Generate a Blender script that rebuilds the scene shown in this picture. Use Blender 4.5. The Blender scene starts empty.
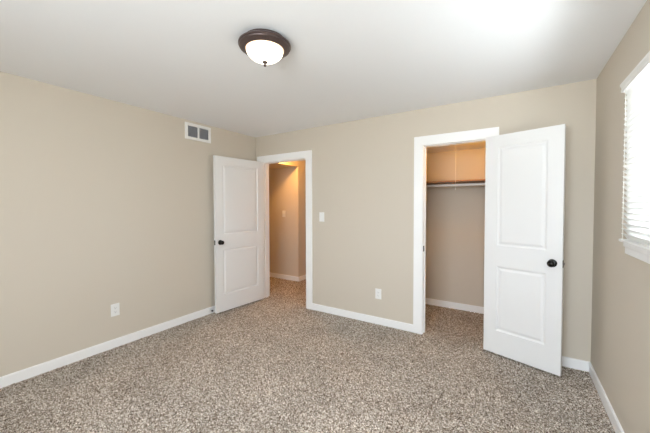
import bpy, bmesh, math, random
from mathutils import Vector, Matrix
R = math.radians
S = bpy.context.scene
COL = S.collection

# ------------------------------------------------------------------ camera, light, exposure
CAM = Vector((3.3514, -3.2726, 1.405)); YAW, PITCH, ROLL = -0.5638, -0.0262, -0.0022
F_PX = 297.83
fw = Vector((math.sin(YAW)*math.cos(PITCH), math.cos(YAW)*math.cos(PITCH), math.sin(PITCH)))
rt = Vector((math.cos(YAW), -math.sin(YAW), 0)); up = rt.cross(fw)
c_, s_ = math.cos(ROLL), math.sin(ROLL)
rt, up = c_*rt + s_*up, -s_*rt + c_*up
cd = bpy.data.cameras.new('camera'); cam = bpy.data.objects.new('camera', cd); COL.objects.link(cam)
cd.sensor_fit = 'HORIZONTAL'; cd.sensor_width = 36; cd.lens = F_PX/650*36
cd.shift_x = -2.163/650; cd.shift_y = -3.162/650
cd.clip_start = 0.02
m3 = Matrix((rt, up, -fw)).transposed()
cam.matrix_world = Matrix.Translation(CAM) @ m3.to_4x4()
S.camera = cam

S.view_settings.view_transform = 'Standard'; S.view_settings.look = 'None'
S.view_settings.gamma = 1; S.view_settings.use_curve_mapping = False
S.view_settings.exposure = 0.0
SKY = 18.4
w = bpy.data.worlds.new('sky'); S.world = w; w.use_nodes = True
nt = w.node_tree; nt.nodes.clear()
o_ = nt.nodes.new('ShaderNodeOutputWorld'); b_ = nt.nodes.new('ShaderNodeBackground')
tc = nt.nodes.new('ShaderNodeTexCoord'); sx = nt.nodes.new('ShaderNodeSeparateXYZ'); rp = nt.nodes.new('ShaderNodeValToRGB')
rp.color_ramp.elements[0].position = 0.45; rp.color_ramp.elements[0].color = (0.80, 0.82, 0.85, 1)
rp.color_ramp.elements[1].position = 0.55; rp.color_ramp.elements[1].color = (0.90, 0.96, 1.08, 1)
mp = nt.nodes.new('ShaderNodeMath'); mp.operation = 'MULTIPLY_ADD'; mp.inputs[1].default_value = .5; mp.inputs[2].default_value = .5
nt.links.new(tc.outputs['Generated'], sx.inputs[0]); nt.links.new(sx.outputs[2], mp.inputs[0])
nt.links.new(mp.outputs[0], rp.inputs[0]); nt.links.new(rp.outputs[0], b_.inputs[0])
b_.inputs[1].default_value = SKY; nt.links.new(b_.outputs[0], o_.inputs[0])

def portal(name, loc, rot, sx, sy):
    l = bpy.data.lights.new(name, 'AREA'); l.shape = 'RECTANGLE'; l.size = sx; l.size_y = sy
    l.cycles.is_portal = True
    o = bpy.data.objects.new(name, l); COL.objects.link(o); o.location = loc; o.rotation_euler = rot
W, H, YB = 3.9015, 2.44, -4.25           # room: x 0..W, y YB..0, z 0..H
WT = 0.12
W1 = (-2.12, -.958, 1.194, 2.03)         # window in the right wall  (y0,y1,z0,z1)
W2 = (2.00, 3.80, 0.85, 2.30)            # unseen window added behind the camera for fill light (x0,x1,z0,z1)
portal('daylight_right', (W+WT+.02, (W1[0]+W1[1])/2, (W1[2]+W1[3])/2), (0, R(90), 0), W1[3]-W1[2], W1[1]-W1[0])
portal('added_daylight_rear', ((W2[0]+W2[1])/2, YB-WT-.02, (W2[2]+W2[3])/2), (R(90), 0, 0), W2[1]-W2[0], W2[3]-W2[2])  # sky portal for the added rear window
S.cycles.max_bounces = 14; S.cycles.diffuse_bounces = 8; S.cycles.transparent_max_bounces = 12
S.cycles.use_denoising = True
S.cycles.caustics_reflective = False; S.cycles.caustics_refractive = False
HALL_W, CLOSET_W, DOME_E = 37, 8, 3.2

# ------------------------------------------------------------------ materials
def lin(r, g, b):
    f = lambda c: c/255/12.92 if c/255 <= .04045 else ((c/255+.055)/1.055)**2.4
    return (f(r), f(g), f(b), 1)
def mat(name, col, rough=.6, metal=0, bump=None, spec=.5):
    m = bpy.data.materials.new(name); m.use_nodes = True; n = m.node_tree
    p = n.nodes['Principled BSDF']
    p.inputs['Base Color'].default_value = col; p.inputs['Roughness'].default_value = rough
    p.inputs['Metallic'].default_value = metal; p.inputs['Specular IOR Level'].default_value = spec
    # gentle procedural variation so that no surface is perfectly even
    t = n.nodes.new('ShaderNodeTexCoord'); ns = n.nodes.new('ShaderNodeTexNoise')
    ns.inputs['Scale'].default_value = bump[0] if bump else 60; ns.inputs['Detail'].default_value = 3
    n.links.new(t.outputs['Object'], ns.inputs['Vector'])
    if bump:
        b = n.nodes.new('ShaderNodeBump'); b.inputs['Strength'].default_value = bump[1]; b.inputs['Distance'].default_value = bump[2]
        n.links.new(ns.outputs['Fac'], b.inputs['Height']); n.links.new(b.outputs[0], p.inputs['Normal'])
    else:
        mr = n.nodes.new('ShaderNodeMapRange'); mr.inputs[3].default_value = max(rough-.04, 0); mr.inputs[4].default_value = min(rough+.04, 1)
        n.links.new(ns.outputs['Fac'], mr.inputs[0]); n.links.new(mr.outputs[0], p.inputs['Roughness'])
    return m
M = {}
M['wall'] = mat('beige_wall_paint', lin(209, 200, 186), .75, bump=(220, .10, .002), spec=.25)
M['ceil'] = mat('flat_white_ceiling', lin(240, 242, 245), .9, bump=(160, .12, .003), spec=.1)
M['trim'] = mat('white_trim_paint', lin(246, 246, 246), .38)
M['door'] = mat('white_door_paint', lin(233, 233, 233), .42, bump=(35, .03, .002))
M['black'] = mat('oil_rubbed_black_metal', (.012, .011, .010, 1), .22, .6)
M['bronze'] = mat('dark_bronze_metal', lin(90, 76, 74), .30, .55)
M['nickel'] = mat('brushed_nickel', lin(150, 145, 138), .3, 1)
M['plastic'] = mat('white_plastic', lin(238, 238, 236), .35)
M['slot'] = mat('dark_slot', (.02, .02, .02, 1), .7)
M['rubber'] = mat('black_rubber', (.010, .010, .010, 1), .7)
M['vent_dark'] = mat('dark_duct_interior', lin(110, 113, 119), .6)
M['louver'] = mat('grey_louver_metal', lin(185, 188, 195), .4, .1)
M['shelf'] = mat('brown_shelf_board', lin(142, 104, 72), .55)
M['rod'] = mat('white_closet_rod', lin(238, 236, 232), .3)
M['cord'] = mat('white_cord', lin(240, 238, 232), .6)
M['vinyl'] = mat('white_window_vinyl', lin(240, 242, 243), .35)

def carpet():
    m = bpy.data.materials.new('speckled_brown_carpet'); m.use_nodes = True; n = m.node_tree; L = n.links.new
    p = n.nodes['Principled BSDF']; p.inputs['Roughness'].default_value = .95; p.inputs['Specular IOR Level'].default_value = .05
    t = n.nodes.new('ShaderNodeTexCoord')
    v = n.nodes.new('ShaderNodeTexVoronoi'); v.inputs['Scale'].default_value = 170; v.inputs['Randomness'].default_value = 1
    wn = n.nodes.new('ShaderNodeTexNoise'); wn.inputs['Scale'].default_value = 60; wn.inputs['Detail'].default_value = 2
    mix = n.nodes.new('ShaderNodeMix'); mix.data_type = 'VECTOR'; mix.inputs['Factor'].default_value = .012
    L(t.outputs['Object'], wn.inputs['Vector']); L(t.outputs['Object'], mix.inputs[4]); L(wn.outputs['Color'], mix.inputs[5]); L(mix.outputs[1], v.inputs['Vector'])
    sp = n.nodes.new('ShaderNodeSeparateColor'); L(v.outputs['Color'], sp.inputs[0])
    r = n.nodes.new('ShaderNodeValToRGB'); e = r.color_ramp.elements
    e[0].position = 0; e[0].color = lin(76, 63, 52)
    e[1].position = 1; e[1].color = lin(246, 240, 231)
    for q, c in ((.18, lin(122, 107, 93)), (.42, lin(164, 152, 140)), (.70, lin(196, 186, 175))):
        x = e.new(q); x.color = c
    L(sp.outputs[0], r.inputs[0])
    big = n.nodes.new('ShaderNodeTexNoise'); big.inputs['Scale'].default_value = 2.2; big.inputs['Detail'].default_value = 3
    L(t.outputs['Object'], big.inputs['Vector'])
    mr = n.nodes.new('ShaderNodeMapRange'); mr.inputs[1].default_value = .3; mr.inputs[2].default_value = .7; mr.inputs[3].default_value = .90; mr.inputs[4].default_value = 1.08
    L(big.outputs['Fac'], mr.inputs[0])
    mu = n.nodes.new('ShaderNodeMix'); mu.data_type = 'RGBA'; mu.blend_type = 'MULTIPLY'; mu.inputs[0].default_value = 1
    L(r.outputs[0], mu.inputs[6]); L(mr.outputs[0], mu.inputs[7]); L(mu.outputs[2], p.inputs['Base Color'])
    b = n.nodes.new('ShaderNodeBump'); b.inputs['Strength'].default_value = .5; b.inputs['Distance'].default_value = .003
    sub = n.nodes.new('ShaderNodeMath'); sub.operation = 'SUBTRACT'; sub.inputs[0].default_value = 1
    L(v.outputs['Distance'], sub.inputs[1]); L(sub.outputs[0], b.inputs['Height']); L(b.outputs[0], p.inputs['Normal'])
    return m
M['carpet'] = carpet()

def dome_glass():
    m = bpy.data.materials.new('lit_frosted_glass'); m.use_nodes = True; n = m.node_tree; L = n.links.new
    p = n.nodes['Principled BSDF']; p.inputs['Base Color'].default_value = lin(245, 235, 215); p.inputs['Roughness'].default_value = .3
    t = n.nodes.new('ShaderNodeTexCoord'); s = n.nodes.new('ShaderNodeSeparateXYZ'); L(t.outputs['Object'], s.inputs[0])
    mr = n.nodes.new('ShaderNodeMapRange'); mr.inputs[1].default_value = -.092; mr.inputs[2].default_value = -.053
    L(s.outputs[2], mr.inputs[0])
    r = n.nodes.new('ShaderNodeValToRGB'); r.color_ramp.elements[0].color = (1, .90, .72, 1); r.color_ramp.elements[1].color = (.26, .13, .045, 1)
    L(mr.outputs[0], r.inputs[0]); L(r.outputs[0], p.inputs['Emission Color']); p.inputs['Emission Strength'].default_value = DOME_E
    return m
M['dome'] = dome_glass()
def emit(name, col, st):
    m = mat(name, (.9, .9, .9, 1), .4); p = m.node_tree.nodes['Principled BSDF']
    p.inputs['Emission Color'].default_value = col; p.inputs['Emission Strength'].default_value = st; return m
M['warm_lamp'] = emit('lit_warm_diffuser', (1, .50, .06, 1), 3.0)
M['hall_lamp'] = emit('lit_hall_diffuser', (1, .62, .25, 1), 3.0)

def glass():
    m = bpy.data.materials.new('window_glass'); m.use_nodes = True; n = m.node_tree; n.nodes.clear(); L = n.links.new
    o = n.nodes.new('ShaderNodeOutputMaterial'); mx = n.nodes.new('ShaderNodeMixShader'); mx.inputs[0].default_value = .06
    a = n.nodes.new('ShaderNodeBsdfTransparent'); g = n.nodes.new('ShaderNodeBsdfGlossy'); g.inputs['Roughness'].default_value = .02
    a.inputs[0].default_value = (.96, .98, .97, 1)
    L(a.outputs[0], mx.inputs[1]); L(g.outputs[0], mx.inputs[2]); L(mx.outputs[0], o.inputs[0]); return m
M['glass'] = glass()
def slat_mat():
    m = bpy.data.materials.new('white_blind_slat'); m.use_nodes = True; n = m.node_tree; n.nodes.clear(); L = n.links.new
    o = n.nodes.new('ShaderNodeOutputMaterial'); mx = n.nodes.new('ShaderNodeMixShader'); mx.inputs[0].default_value = .05
    d = n.nodes.new('ShaderNodeBsdfPrincipled'); d.inputs['Base Color'].default_value = lin(242, 242, 240); d.inputs['Roughness'].default_value = .4
    t = n.nodes.new('ShaderNodeBsdfTranslucent'); t.inputs[0].default_value = (.9, .9, .88, 1)
    L(d.outputs[0], mx.inputs[1]); L(t.outputs[0], mx.inputs[2]); L(mx.outputs[0], o.inputs[0]); return m
M['slat'] = slat_mat()

# ------------------------------------------------------------------ mesh helpers
def box(bm, x0, y0, z0, x1, y1, z1, bev=0):
    t = bmesh.new()
    vs = [t.verts.new((x, y, z)) for x in (x0, x1) for y in (y0, y1) for z in (z0, z1)]
    for f in ((0,1,3,2),(4,6,7,5),(0,4,5,1),(2,3,7,6),(0,2,6,4),(1,5,7,3)): t.faces.new([vs[i] for i in f])
    bmesh.ops.recalc_face_normals(t, faces=t.faces)
    if bev: bmesh.ops.bevel(t, geom=list(t.edges), offset=bev, segments=2, profile=.5, affect='EDGES')
    merge(bm, t)
def merge(bm, t, mtx=None):
    if mtx: bmesh.ops.transform(t, matrix=mtx, verts=t.verts)
    me = bpy.data.meshes.new('tmp'); t.to_mesh(me); t.free(); bm.from_mesh(me); bpy.data.meshes.remove(me)
def lathe(bm, prof, mtx=None, n=48):
    """prof: list of (r, z); revolved about local z"""
    t = bmesh.new(); rings = []
    for r, z in prof:
        rings.append([t.verts.new((0, 0, z))] if r < 1e-6 else [t.verts.new((r*math.cos(2*math.pi*k/n), r*math.sin(2*math.pi*k/n), z)) for k in range(n)])
    for a, b in zip(rings, rings[1:]):
        for k in range(n):
            q = [a[k % len(a)], a[(k+1) % len(a)], b[(k+1) % len(b)], b[k % len(b)]]
            u = []
            for x in q:
                if x not in u: u.append(x)
            if len(u) > 2: t.faces.new(u)
    bmesh.ops.recalc_face_normals(t, faces=t.faces)
    merge(bm, t, mtx)
def tube(bm, a, b, r, n=16):
    a, b = Vector(a), Vector(b); d = b-a
    q = d.to_track_quat('Z', 'Y').to_matrix().to_4x4()
    lathe(bm, [(0, 0), (r, 0), (r, d.length), (0, d.length)], Matrix.Translation(a) @ q, n)
def extrude(bm, prof, axis, a, b, flip=False):
    """prof: closed 2D outline in the two other axes; extruded along axis from a to b"""
    t = bmesh.new()
    def P(u, v, s): return {'x': (s, u, v), 'y': (u, s, v), 'z': (u, v, s)}[axis]
    A = [t.verts.new(P(u, v, a)) for u, v in prof]; B = [t.verts.new(P(u, v, b)) for u, v in prof]
    t.faces.new(A); t.faces.new(B[::-1])
    for k in range(len(A)): t.faces.new((A[k], B[k], B[(k+1) % len(A)], A[(k+1) % len(A)]))
    bmesh.ops.recalc_face_normals(t, faces=t.faces)
    merge(bm, t)
def build(name, bm, m, parent=None, smooth=False, loc=None):
    me = bpy.data.meshes.new(name); bm.to_mesh(me); bm.free()
    if isinstance(m, str): m = M[m]
    me.materials.append(m)
    if smooth:
        for p in me.polygons: p.use_smooth = True
        me.set_sharp_from_angle(angle=R(35))
    o = bpy.data.objects.new(name, me); COL.objects.link(o)
    if parent: o.parent = parent
    if loc: o.location = loc
    return o
def tag(o, label, cat, kind=None, group=None):
    o['label'] = label; o['category'] = cat
    if kind: o['kind'] = kind
    if group: o['group'] = group
    return o
def empty(name, loc, rz=0):
    o = bpy.data.objects.new(name, None); COL.objects.link(o); o.location = loc; o.rotation_euler = (0, 0, rz); o.empty_display_size = .1
    return o
def struct(name, bm, m, label, cat, parent=None):
    o = build(name, bm, m, parent)
    return tag(o, label, cat, 'structure')
NB = bmesh.new

# ------------------------------------------------------------------ the shell
D1 = (.142, .946); D2 = (2.512, 3.112); DH = 2.052     # door openings
CX0, CX1, CY = 1.62, W, 1.045                          # closet
CZ = 2.135                                             # dropped closet ceiling
HX0, HX1, HY0, HY1 = -2.2, 1.50, 1.08, 2.6             # hall
import numpy as np
def carpet_mesh(rects):
    """a tufted surface: a fine grid whose knots stand at uneven heights, over a slab"""
    rng = np.random.default_rng(7); V, F, n0 = [], [], 0
    for x0, y0, x1, y1, st in rects:
        nx, ny = int(round((x1-x0)/st))+1, int(round((y1-y0)/st))+1
        X, Y = np.meshgrid(np.linspace(x0, x1, nx), np.linspace(y0, y1, ny))
        jx = (rng.random(X.shape)-.5)*st*.6; jy = (rng.random(X.shape)-.5)*st*.6
        jx[:, [0, -1]] = 0; jy[[0, -1], :] = 0
        Z = rng.random(X.shape)*.012-.007
        V.append(np.stack([X+jx, Y+jy, Z], -1).reshape(-1, 3))
        q = (np.arange(ny-1)[:, None]*nx+np.arange(nx-1)[None, :]).reshape(-1)+n0
        F.append(np.stack([q, q+1, q+1+nx, q+nx], -1)); n0 += nx*ny
        b = np.array([(x, y, z) for z in (-.06, -.012) for x, y in ((x0, y0), (x1, y0), (x1, y1), (x0, y1))])
        V.append(b); F.append(np.array([(3, 2, 1, 0), (4, 5, 6, 7), (0, 1, 5, 4), (1, 2, 6, 5), (2, 3, 7, 6), (3, 0, 4, 7)])+n0); n0 += 8
    V = np.concatenate(V); F = np.concatenate(F)
    me = bpy.data.meshes.new('floor'); me.vertices.add(len(V)); me.vertices.foreach_set('co', V.astype('f').ravel())
    me.loops.add(F.size); me.loops.foreach_set('vertex_index', F.astype('i').ravel())
    me.polygons.add(len(F)); me.polygons.foreach_set('loop_start', np.arange(0, F.size, 4, dtype='i'))
    me.polygons.foreach_set('use_smooth', np.ones(len(F), bool)); me.update(calc_edges=True); me.validate()
    return me
me = carpet_mesh([(0, YB, W, 0, .0075), (D1[0], 0, D1[1], WT, .0085), (D2[0], 0, D2[1], WT, .0085), (CX0, WT, CX1, CY, .0085), (HX0, WT, -.03, HY0, .010), (-.03, WT, HX1, HY1, .010)])
me.materials.append(M['carpet'])
fl = bpy.data.objects.new('floor', me); COL.objects.link(fl)
tag(fl, 'speckled taupe and brown carpet covering the whole floor', 'floor', 'structure')
bm = NB(); box(bm, 0, YB, H, W, 0, H+.08)
struct('ceiling', bm, 'ceil', 'flat white bedroom ceiling', 'ceiling')
bm = NB(); box(bm, -WT, YB-WT, 0, 0, 0, H+.08)
struct('wall_left', bm, 'wall', 'long plain beige wall on the left with air grille high up', 'wall')
bm = NB(); J = .02
for x0, x1, z0, z1 in ((-WT, D1[0]-J, 0, H+.08), (D1[1]+J, D2[0]-J, 0, H+.08), (D2[1]+J, W+WT, 0, H+.08), (D1[0]-J, D1[1]+J, DH+J, H+.08), (D2[0]-J, D2[1]+J, DH+J, H+.08)):
    box(bm, x0, 0, z0, x1, WT, z1)
struct('wall_back', bm, 'wall', 'beige wall with the two open doorways', 'wall')
bm = NB()
for y0, y1, z0, z1 in ((YB-WT, W1[0], 0, H+.08), (W1[1], 0, 0, H+.08), (W1[0], W1[1], 0, W1[2]), (W1[0], W1[1], W1[3], H+.08)):
    box(bm, W, y0, z0, W+WT, y1, z1)
struct('wall_right', bm, 'wall', 'beige wall on the right with the bright window', 'wall')
bm = NB()
for x0, x1, z0, z1 in ((0, W2[0], 0, H+.08), (W2[1], W, 0, H+.08), (W2[0], W2[1], 0, W2[2]), (W2[0], W2[1], W2[3], H+.08)):
    box(bm, x0, YB-WT, z0, x1, YB, z1)
struct('wall_front', bm, 'wall', 'beige wall behind the camera with a wide window added for fill light', 'wall')
# closet shell
bm = NB(); box(bm, CX0-.1, CY, 0, W+WT, CY+.1, H)
struct('wall_closet_back', bm, 'wall', 'beige rear wall inside the closet behind the hanging rod', 'wall')
bm = NB(); box(bm, CX0-.1, WT, 0, CX0, CY, H)
struct('wall_closet_left', bm, 'wall', 'beige side wall at the left end of the closet', 'wall')
bm = NB(); box(bm, W, WT, 0, W+WT, CY, H)
struct('wall_closet_right', bm, 'wall', 'beige side wall at the right end of the closet', 'wall')
bm = NB(); box(bm, CX0, WT, CZ, W, CY, CZ+.06)
struct('ceiling_closet', bm, 'ceil', 'low ceiling inside the closet', 'ceiling')
# hall shell
bm = NB(); box(bm, HX0, HY0, 0, -.03, HY0+.1, H); box(bm, -.13, HY0+.1, 0, -.03, HY1, H)
struct('wall_hall_back', bm, 'wall', 'warm lit hallway wall with an outside corner beyond the bedroom doorway', 'wall')
bm = NB(); box(bm, -.13, HY1, 0, HX1+.1, HY1+.1, H)
struct('wall_hall_end', bm, 'wall', 'far end wall of the hallway', 'wall')
bm = NB(); box(bm, HX1, WT, 0, HX1+.1, HY1, H)
struct('wall_hall_right', bm, 'wall', 'hallway side wall towards the closet', 'wall')
bm = NB(); box(bm, HX0-.1, 0, 0, HX0, HY0+.1, H)
struct('wall_hall_left', bm, 'wall', 'far left end wall of the hallway', 'wall')
bm = NB(); box(bm, HX0, -.0, 0, -WT, WT, H)
struct('wall_hall_front', bm, 'wall', 'hallway wall running on behind the bedroom', 'wall')
bm = NB(); box(bm, HX0-.1, WT, H, HX1+.1, HY1+.1, H+.08)
struct('ceiling_hall', bm, 'ceil', 'hallway ceiling', 'ceiling')
bm = NB(); box(bm, HX0, WT, 2.118, -.03, HY0, H)
struct('ceiling_hall_soffit', bm, 'wall', 'beige dropped soffit at the top of the hallway seen through the doorway', 'soffit')

# ------------------------------------------------------------------ baseboards
BH, BT = .085, .013
PR = [(0, 0), (BT, 0), (BT, BH-.006), (BT-.002, BH-.002), (BT-.005, BH), (0, BH)]
def baseboard(name, axis, a, b, pos, sgn, label):
    bm = NB(); extrude(bm, [(pos+sgn*u, v) for u, v in PR], axis, a, b)
    return struct(name, bm, 'trim', label, 'baseboard')
baseboard('baseboard_left', 'y', YB, 0, 0, 1, 'long white baseboard along the foot of the left wall')
baseboard('baseboard_back', 'x', BT, .042, 0, -1, 'short white baseboard stub in the corner behind the bedroom door')
baseboard('baseboard_back', 'x', 1.046, 2.412, 0, -1, 'white baseboard on the back wall between the two doorways')
baseboard('baseboard_back', 'x', 3.212, W-BT, 0, -1, 'white baseboard behind the open closet door')
baseboard('baseboard_right', 'y', YB, 0, W, -1, 'white baseboard along the foot of the window wall')
baseboard('baseboard_closet', 'x', CX0, W, CY, -1, 'white baseboard on the rear wall of the closet')
baseboard('baseboard_hall', 'x', HX0, -.03+BT, HY0, -1, 'white hallway baseboard below the hall switch')
baseboard('baseboard_hall', 'y', HY0, HY1, -.03, 1, 'white hallway baseboard turning away past the outside corner')
baseboard('baseboard_front', 'x', BT, W-BT, YB, 1, 'white baseboard behind the camera')

# ------------------------------------------------------------------ door trims: casing + jamb + stop
def door_trim(name, d, label, strike=None):
    x0, x1 = d; cw, ct = .1, .018
    bm = NB(); rv = .004
    box(bm, x0-cw, -ct, 0, x0-rv, 0, DH-.007, .0015); box(bm, x1+rv, -ct, 0, x1+cw, 0, DH-.007, .0015)
    box(bm, x0-cw, -ct, DH-.0075, x1+cw, 0, DH+.092, .0015)
    root = struct(name, bm, 'trim', label, 'door trim')
    bm = NB()
    box(bm, x0-J, 0, 0, x0, WT, DH); box(bm, x1, 0, 0, x1+J, WT, DH); box(bm, x0-J, 0, DH, x1+J, WT, DH+J)
    jb = build('jamb', bm, 'trim', root)
    bm = NB()
    box(bm, x0, .042, 0, x0+.011, .075, DH, .001); box(bm, x1-.011, .042, 0, x1, .075, DH, .001); box(bm, x0+.011, .042, DH-.011, x1-.011, .075, DH, .001)
    build('stop_molding', bm, 'trim', jb)
    bm = NB()
    xs, sg = (x0, 1) if strike == 'left' else (x1, -1)
    box(bm, min(xs, xs+sg*.003), -.004, .905, max(xs, xs+sg*.003), .034, .965)
    s = build('strike_plate', bm, 'black', root); s['label'] = 'small black strike plate'
    bm = NB(); ct2 = .016
    box(bm, x0-.09, WT, 0, x0-rv, WT+ct2, DH-.007); box(bm, x1+rv, WT, 0, x1+.09, WT+ct2, DH-.007); box(bm, x0-.09, WT, DH-.007, x1+.09, WT+ct2, DH+.078)
    build('rear_casing', bm, 'trim', root)
    return root
door_trim('trim_1', D1, 'white casing around the bedroom doorway to the hall', 'right')
door_trim('trim_2', D2, 'white casing around the closet doorway', 'left')

# ------------------------------------------------------------------ doors (two-panel moulded)
def door_leaf_bm(width, sgn, z0=.018, z1=2.047, y0=.006, y1=.041):
    """leaf along sgn*x from .003 ; both faces carry two recessed-and-raised panels"""
    bm = NB()
    xs = [.003, .003+.108, .003+width-.108, .003+width]
    zs = [z0, .235, .838, 1.03, 1.942, z1]
    rings = [(0, 0), (.007, .007), (.013, .0105), (.021, .0105), (.036, .0030), (.042, .002)]
    for y, inn in ((y0, 1), (y1, -1)):
        for i in range(3):
            for j in range(5):
                a, b, c, d = xs[i], xs[i+1], zs[j], zs[j+1]
                if i == 1 and j in (1, 3):
                    prev = None
                    for off, dep in rings:
                        r = [bm.verts.new((sgn*x, y+inn*dep, z)) for x, z in ((a+off, c+off), (b-off, c+off), (b-off, d-off), (a+off, d-off))]
                        if prev:
                            for k in range(4): bm.faces.new((prev[k], prev[(k+1) % 4], r[(k+1) % 4], r[k]))
                        prev = r
                    bm.faces.new(prev)
                else:
                    bm.faces.new([bm.verts.new((sgn*x, y, z)) for x, z in ((a, c), (b, c), (b, d), (a, d))])
    for x in (xs[0], xs[-1]):
        for j in range(5):
            bm.faces.new([bm.verts.new((sgn*x, yy, zz)) for yy, zz in ((y0, zs[j]), (y1, zs[j]), (y1, zs[j+1]), (y0, zs[j+1]))])
    for z in (z0, z1):
        for i in range(3):
            bm.faces.new([bm.verts.new((sgn*x, yy, z)) for x, yy in ((xs[i], y0), (xs[i+1], y0), (xs[i+1], y1), (xs[i], y1))])
    bmesh.ops.remove_doubles(bm, verts=bm.verts, dist=1e-5)
    bmesh.ops.recalc_face_normals(bm, faces=bm.faces)
    return bm
KNOB = [(0, .062), (.010, .0615), (.019, .058), (.0255, .051), (.0275, .044), (.0255, .036), (.019, .030), (.013, .026), (.0115, .020), (.0115, .006)]
ROSE = [(0, .010), (.014, .010), (.024, .008), (.031, .004), (.0325, 0), (0, 0)]
def make_door(name, pin, ang, width, sgn, label):
    bm = door_leaf_bm(width, sgn)
    root = build(name, bm, 'door'); root.location = pin; root.rotation_euler = (0, 0, ang)
    tag(root, label, 'door', 'structure')
    kx, kz = sgn*(.003+width-.066), .93
    for y, rot in ((.041, R(-90)), (.006, R(90))):
        mtx = Matrix.Translation((kx, y, kz)) @ Matrix.Rotation(rot, 4, 'X')
        bm = NB(); lathe(bm, KNOB, mtx, 32); kn = build('knob', bm, 'black', root, True)
        kn['label'] = 'round black door knob'
        bm = NB(); lathe(bm, ROSE, mtx, 32); build('rosette', bm, 'black', kn, True)
    xe = sgn*(.003+width)
    bm = NB(); box(bm, min(xe, xe+sgn*.0015), .0115, .90, max(xe, xe+sgn*.0015), .0355, .96, .0005)
    lp = build('latch_plate', bm, 'black', root); lp['label'] = 'dark latch plate on the door edge'
    bm = NB(); box(bm, min(xe, xe+sgn*.012), .016, .920, max(xe, xe+sgn*.012), .031, .942, .003)
    build('latch_bolt', bm, 'nickel', lp)
    for z in (.22, 1.03, 1.83):
        bm = NB(); tube(bm, (0, 0, z-.045), (0, 0, z+.045), .0065, 14); tube(bm, (0, 0, z+.045), (0, 0, z+.052), .0045, 12)
        box(bm, min(0, sgn*.0026), .002, z-.045, max(0, sgn*.0026), .034, z+.045)
        h = build('hinge', bm, 'black', root, True); h['label'] = 'black butt hinge'
    return root
make_door('door_1', (D1[0]+.005, -.026, 0), R(-95), .797, 1, 'white two-panel door standing open against the left wall at the hall doorway')
make_door('door_2', (D2[1]+.004, -.030, 0), R(161.5), .600, -1, 'white two-panel closet door swung wide open towards the window wall')

# ------------------------------------------------------------------ window, right wall
def window(name, label, wd, axis):
    """frame, two sashes and pane in an opening; axis 'x' = wall normal along x"""
    a0, a1, z0, z1 = wd
    def B(bm, n0, n1, p0, p1, q0, q1, bev=.002):
        if axis == 'x': box(bm, W+n0, p0, q0, W+n1, p1, q1, bev)
        else: box(bm, p0, YB-n1, q0, p1, YB-n0, q1, bev)
    t = .035
    bm = NB()
    B(bm, .055, .115, a0, a0+t, z0, z1); B(bm, .055, .115, a1-t, a1, z0, z1); B(bm, .055, .115, a0+t, a1-t, z0, z0+t); B(bm, .055, .115, a0+t, a1-t, z1-t, z1)
    root = struct(name, bm, 'vinyl', label, 'window')
    zm = (z0+z1)/2; s = .035
    for k, (q0, q1, n) in enumerate(((z0+t, zm+.018, .062), (zm-.018, z1-t, .088))):
        bm = NB(); b0, b1 = a0+t, a1-t
        B(bm, n, n+.022, b0, b0+s, q0, q1); B(bm, n, n+.022, b1-s, b1, q0, q1); B(bm, n, n+.022, b0+s, b1-s, q0, q0+s); B(bm, n, n+.022, b0+s, b1-s, q1-s, q1)
        sh = build('sash', bm, 'vinyl', root)
        bm = NB(); B(bm, n+.009, n+.013, b0+s-.004, b1-s+.004, q0+s-.004, q1-s+.004, 0)
        build('pane', bm, 'glass', sh)
    return root
w1 = window('window_1', 'bright window with white sill and apron in the right wall', W1, 'x')
bm = NB(); box(bm, W-.032, W1[0]-.05, 1.170, W+.055, -.955, 1.194, .004); build('sill', bm, 'trim', w1)
bm = NB(); box(bm, W-.018, W1[0]-.04, 1.128, W, -.925, 1.170, .002); build('apron', bm, 'trim', w1)
w2 = window('added_window_2', 'wide unseen window added behind the camera to light the room', W2, 'y')  # assumed window, put in to brighten the room from behind the camera
bm = NB(); box(bm, W2[0]-.04, YB-.055, W2[2]-.025, W2[1]+.04, YB+.04, W2[2], .004); build('sill', bm, 'trim', w2)

# blind, mounted outside the recess
BY0, BY1, BX = -2.17, -.955, W-.027
tb = empty('window_blind', (BX, (BY0+BY1)/2, 1.20)); tag(tb, 'white horizontal slat blind hanging over the bright right-hand window', 'blind')
def P(bm, name, m, par, smooth=False):
    o = build(name, bm, m, par, smooth); q = par; off = Vector()
    while q: off += q.location; q = q.parent
    for v in o.data.vertices: v.co -= off
    return o
bm = NB()
prof = [(W-.004, 2.036), (W-.054, 2.036), (W-.056, 2.046), (W-.053, 2.056), (W-.056, 2.064), (W-.060, 2.072), (W-.060, 2.082), (W-.004, 2.082)]
extrude(bm, prof, 'y', BY0-.012, BY1+.004)
P(bm, 'valance', 'plastic', tb)
bm = NB(); n = 28; zt, zb = 2.014, 1.226; tilt = R(-52)
for k in range(n):
    z = zt + (zb-zt)*k/(n-1); hw = .024
    pr = []
    for u, cr in ((-1, 0), (-.5, .0022), (0, .003), (.5, .0022), (1, 0)):
        pr.append((u*hw, cr+.0013))
    for u, cr in ((1, 0), (.5, .0022), (0, .003), (-.5, .0022), (-1, 0)):
        pr.append((u*hw, cr-.0013))
    ct, st = math.cos(tilt), math.sin(tilt)
    extrude(bm, [(BX+u*ct-v*st, z+u*st+v*ct) for u, v in pr], 'y', BY0, BY1)
P(bm, 'slats', 'slat', tb)
bm = NB(); box(bm, BX-.025, BY0, 1.199, BX+.022, BY1, 1.213, .003)
P(bm, 'bottom_rail', 'plastic', tb)
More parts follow.
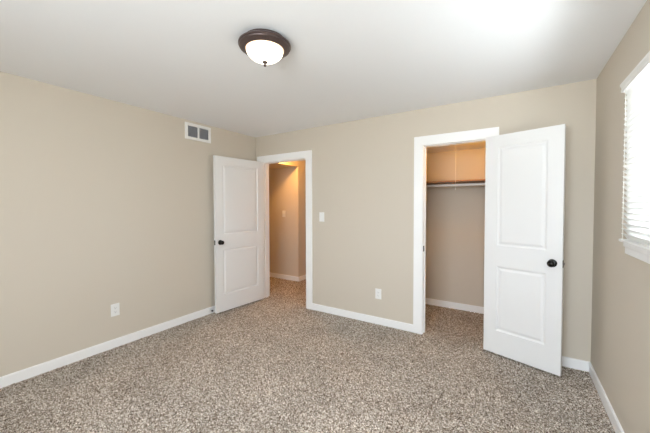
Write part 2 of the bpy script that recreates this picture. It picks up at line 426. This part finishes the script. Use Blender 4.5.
for y in (BY1-.085, (BY0+BY1)/2, BY0+.085):
    bm = NB()
    for dx in (-.0275, .0265): tube(bm, (BX+dx, y, 1.206), (BX+dx, y, 2.034), .0011, 8)
    P(bm, 'ladder_cord', 'cord', tb)

# ------------------------------------------------------------------ ceiling light
LX, LY = 2.010, -1.878
cl = empty('ceiling_light', (LX, LY, H)); tag(cl, 'round flush-mount ceiling light with dark bronze rim and glowing glass bowl', 'ceiling light')
bm = NB(); lathe(bm, [(0, 0), (.128, 0), (.130, -.012), (.140, -.020), (.156, -.025), (.1615, -.030), (.1615, -.037), (.1575, -.040), (.155, -.0415), (.1565, -.044), (.1550, -.049), (.149, -.052), (.138, -.057), (.128, -.061), (.122, -.063), (.118, -.060), (.117, -.050), (.117, -.020), (0, -.018)], None, 72)
build('rim', bm, 'bronze', cl, True)
bm = NB(); pf = []
for k in range(17):
    a = k/16*math.pi/2; pf.append((.1165*math.cos(a) if k < 16 else 0, -.054-.079*math.sin(a)))
lathe(bm, pf, None, 64)
gl = build('glass_bowl', bm, 'dome', cl, True); gl['label'] = 'frosted white glass bowl, lit'
bm = NB(); lathe(bm, [(.0, -.130), (.0165, -.132), (.018, -.136), (.013, -.140), (.006, -.143), (.0055, -.148), (.0085, -.152), (.0085, -.157), (.004, -.162), (0, -.163)], None, 28)
build('finial', bm, 'bronze', cl, True)

# ------------------------------------------------------------------ wall plates
def plate(name, kind, loc, rz, label, cat, group=None):
    """built facing local -y"""
    w2_, h2_ = .038, .061
    bm = NB(); box(bm, -w2_, -.006, -h2_, w2_, 0, h2_, .0025)
    o = build(name, bm, 'plastic'); o.location = loc; o.rotation_euler = (0, 0, rz); tag(o, label, cat, group=group)
    if kind == 'switch':
        bm = NB(); box(bm, -.006, -.0085, -.013, .006, -.005, .013, .001); build('switch_surround', bm, 'plastic', o)
        bm = NB()
        extrude(bm, [(-.006, -.006), (-.006, .008), (-.017, .012), (-.018, .006)], 'x', -.004, .004)
        build('toggle', bm, 'plastic', o)
        pts = (-.030, .030)
    else:
        for z in (.0195, -.0195):
            bm = NB(); t = bmesh.new()
            pr = []
            for k in range(24):
                a = 2*math.pi*k/24; pr.append((.0172*math.cos(a), z+max(-.0135, min(.0135, .0172*math.sin(a)))))
            extrude(bm, [(u, v) for u, v in pr], 'y', -.0085, -.005); t.free()
            rc = build('receptacle', bm, 'plastic', o)
            bm = NB()
            for x, hh in ((-.0065, .0042), (.0065, .0034)): box(bm, x-.0011, -.0088, z+.002-hh, x+.0011, -.0083, z+.002+hh)
            tube(bm, (0, -.0083, z-.0075), (0, -.0088, z-.0075), .0023, 12)
            build('slot', bm, 'slot', rc)
        pts = (0,)
    for z in pts:
        bm = NB(); tube(bm, (0, -.0055, z), (0, -.0072, z), .0028, 12); build('screw', bm, 'plastic', o)
    return o
plate('light_switch', 'switch', (1.201, 0, 1.255), 0, 'white toggle switch on the back wall beside the hall doorway', 'light switch')
plate('light_switch', 'switch', (-.373, HY0, 1.25), 0, 'white switch on the warm lit wall out in the hallway', 'light switch')
plate('wall_outlet', 'outlet', (1.996, 0, .362), 0, 'white duplex outlet low on the back wall between the doorways', 'outlet')
plate('wall_outlet', 'outlet', (0, -1.920, .374), R(90), 'white duplex outlet low on the plain left wall', 'outlet')

# ------------------------------------------------------------------ air grille on left wall
vy0, vy1, vz0, vz1 = -1.153, -.798, 2.212, 2.410
vr = empty('air_vent', (0, (vy0+vy1)/2, vz0)); tag(vr, 'white return air grille with two dark louvered openings high on left wall', 'vent')
fy, fz, ym = .036, .034, (vy0+vy1)/2+.001
bm = NB()
box(bm, 0, vy0, vz0, .012, vy0+fy, vz1, .003); box(bm, 0, vy1-fy, vz0, .012, vy1, vz1, .003)
box(bm, 0, vy0+fy-.004, vz0, .012, vy1-fy+.004, vz0+fz, .003); box(bm, 0, vy0+fy-.004, vz1-fz, .012, vy1-fy+.004, vz1, .003)
box(bm, 0, ym-.011, vz0+fz-.003, .0115, ym+.011, vz1-fz+.003, .002)
P(bm, 'frame', 'plastic', vr)
bm = NB(); box(bm, .0003, vy0+fy-.006, vz0+fz-.006, .0012, vy1-fy+.006, vz1-fz+.006)
P(bm, 'duct_opening', 'vent_dark', vr)
for y0, y1 in ((vy0+fy-.002, ym-.010), (ym+.010, vy1-fy+.002)):
    bm = NB(); zz = vz0+fz+.004
    while zz < vz1-fz-.002:
        extrude(bm, [(.002, zz+.0075), (.010, zz), (.0106, zz+.0008), (.0026, zz+.0083)], 'y', y0, y1); zz += .0105
    P(bm, 'louvers', 'louver', vr)
for y in (vy0+.016, vy1-.016):
    bm = NB(); tube(bm, (.011, y, (vz0+vz1)/2), (.0135, y, (vz0+vz1)/2), .004, 12); P(bm, 'screw', 'plastic', vr)

# ------------------------------------------------------------------ door stop on left baseboard
ds = empty('door_stop', (BT, -.842, .047)); tag(ds, 'small door stop with black tip on baseboard behind the hall door', 'door stop')
bm = NB(); lathe(bm, [(0, 0), (.011, 0), (.011, .003), (.006, .006), (0, .006)], Matrix.Rotation(R(90), 4, 'Y'), 20); build('base', bm, 'plastic', ds, True)
bm = NB(); tube(bm, (.005, 0, 0), (.034, 0, 0), .004, 16); build('stem', bm, 'plastic', ds, True)
bm = NB(); lathe(bm, [(0, .032), (.0085, .032), (.0095, .036), (.0095, .046), (.008, .050), (0, .050)], Matrix.Rotation(R(90), 4, 'Y'), 20); t_ = build('tip', bm, 'rubber', ds, True); t_['label'] = 'black rubber tip'

# ------------------------------------------------------------------ closet fittings
bm = NB(); box(bm, CX0, .62, 1.691, W, CY, 1.708, .002)
sh = build('closet_shelf', bm, 'shelf'); tag(sh, 'long brown closet shelf board above the white hanging rod', 'shelf')
rod = empty('closet_rod', (CX0, .79, 1.661)); tag(rod, 'white round hanging rod below the closet shelf', 'closet rod')
bm = NB(); tube(bm, (CX0, .79, 1.661), (W, .79, 1.661), .0175, 24); P(bm, 'pole', 'rod', rod, True)
for x, sg in ((CX0, 1), (W, -1)):
    bm = NB(); tube(bm, (x, .79, 1.661), (x+sg*.012, .79, 1.661), .026, 24); P(bm, 'socket', 'plastic', rod, True)
# closet pull-chain lamp
PX, PY, CXD = 2.95, .35, -.185
cp = empty('closet_light', (PX, PY, CZ)); tag(cp, 'warm closet ceiling lamp with a thin white pull cord', 'ceiling light')
bm = NB(); lathe(bm, [(0, 0), (.080, 0), (.082, -.008), (.074, -.020), (.050, -.022), (0, -.020)], None, 32); build('lamp_base', bm, 'plastic', cp, True)
bm = NB(); lathe(bm, [(.050, -.018), (.047, -.024), (.036, -.028), (.018, -.030), (0, -.030)], None, 32); build('diffuser', bm, 'warm_lamp', cp, True)
bm = NB(); CYD = .07; tube(bm, (-.07, .01, -.008), (CXD, CYD, -.004), .0011, 8); tube(bm, (CXD, CYD, 0), (CXD, CYD, -.53), .0013, 8); tube(bm, (CXD, CYD, -.53), (CXD, CYD, -.555), .0032, 10); build('pull_cord', bm, 'cord', cp)
def lamp(name, loc, wts, col, rad, parent):
    l = bpy.data.lights.new(name, 'POINT'); l.energy = wts; l.color = col; l.shadow_soft_size = rad
    o = bpy.data.objects.new(name, l); COL.objects.link(o); o.parent = parent; o.location = loc; return o
lamp('closet_bulb', (0, 0, -.075), CLOSET_W, (1, .43, .0), .02, cp)
# hall lamp (out of view above the doorway)
hl = empty('hall_light', (.13, .50, H)); tag(hl, 'flush hallway ceiling lamp glowing warm, above the doorway', 'ceiling light')
bm = NB(); lathe(bm, [(0, 0), (.06, 0), (.062, -.012), (.05, -.022), (.008, -.026), (.008, -.085), (.155, -.09), (.172, -.105), (.172, -.125), (.168, -.125), (.166, -.108), (.152, -.096), (0, -.096)], None, 40); build('lamp_base', bm, 'bronze', hl, True)
bm = NB(); lathe(bm, [(.095, -.096), (.086, -.125), (.055, -.148), (0, -.155)], None, 40); build('glass_bowl', bm, 'hall_lamp', hl, True)
lamp('hall_bulb', (0, 0, -.19), HALL_W, (1, .46, .10), .03, hl)
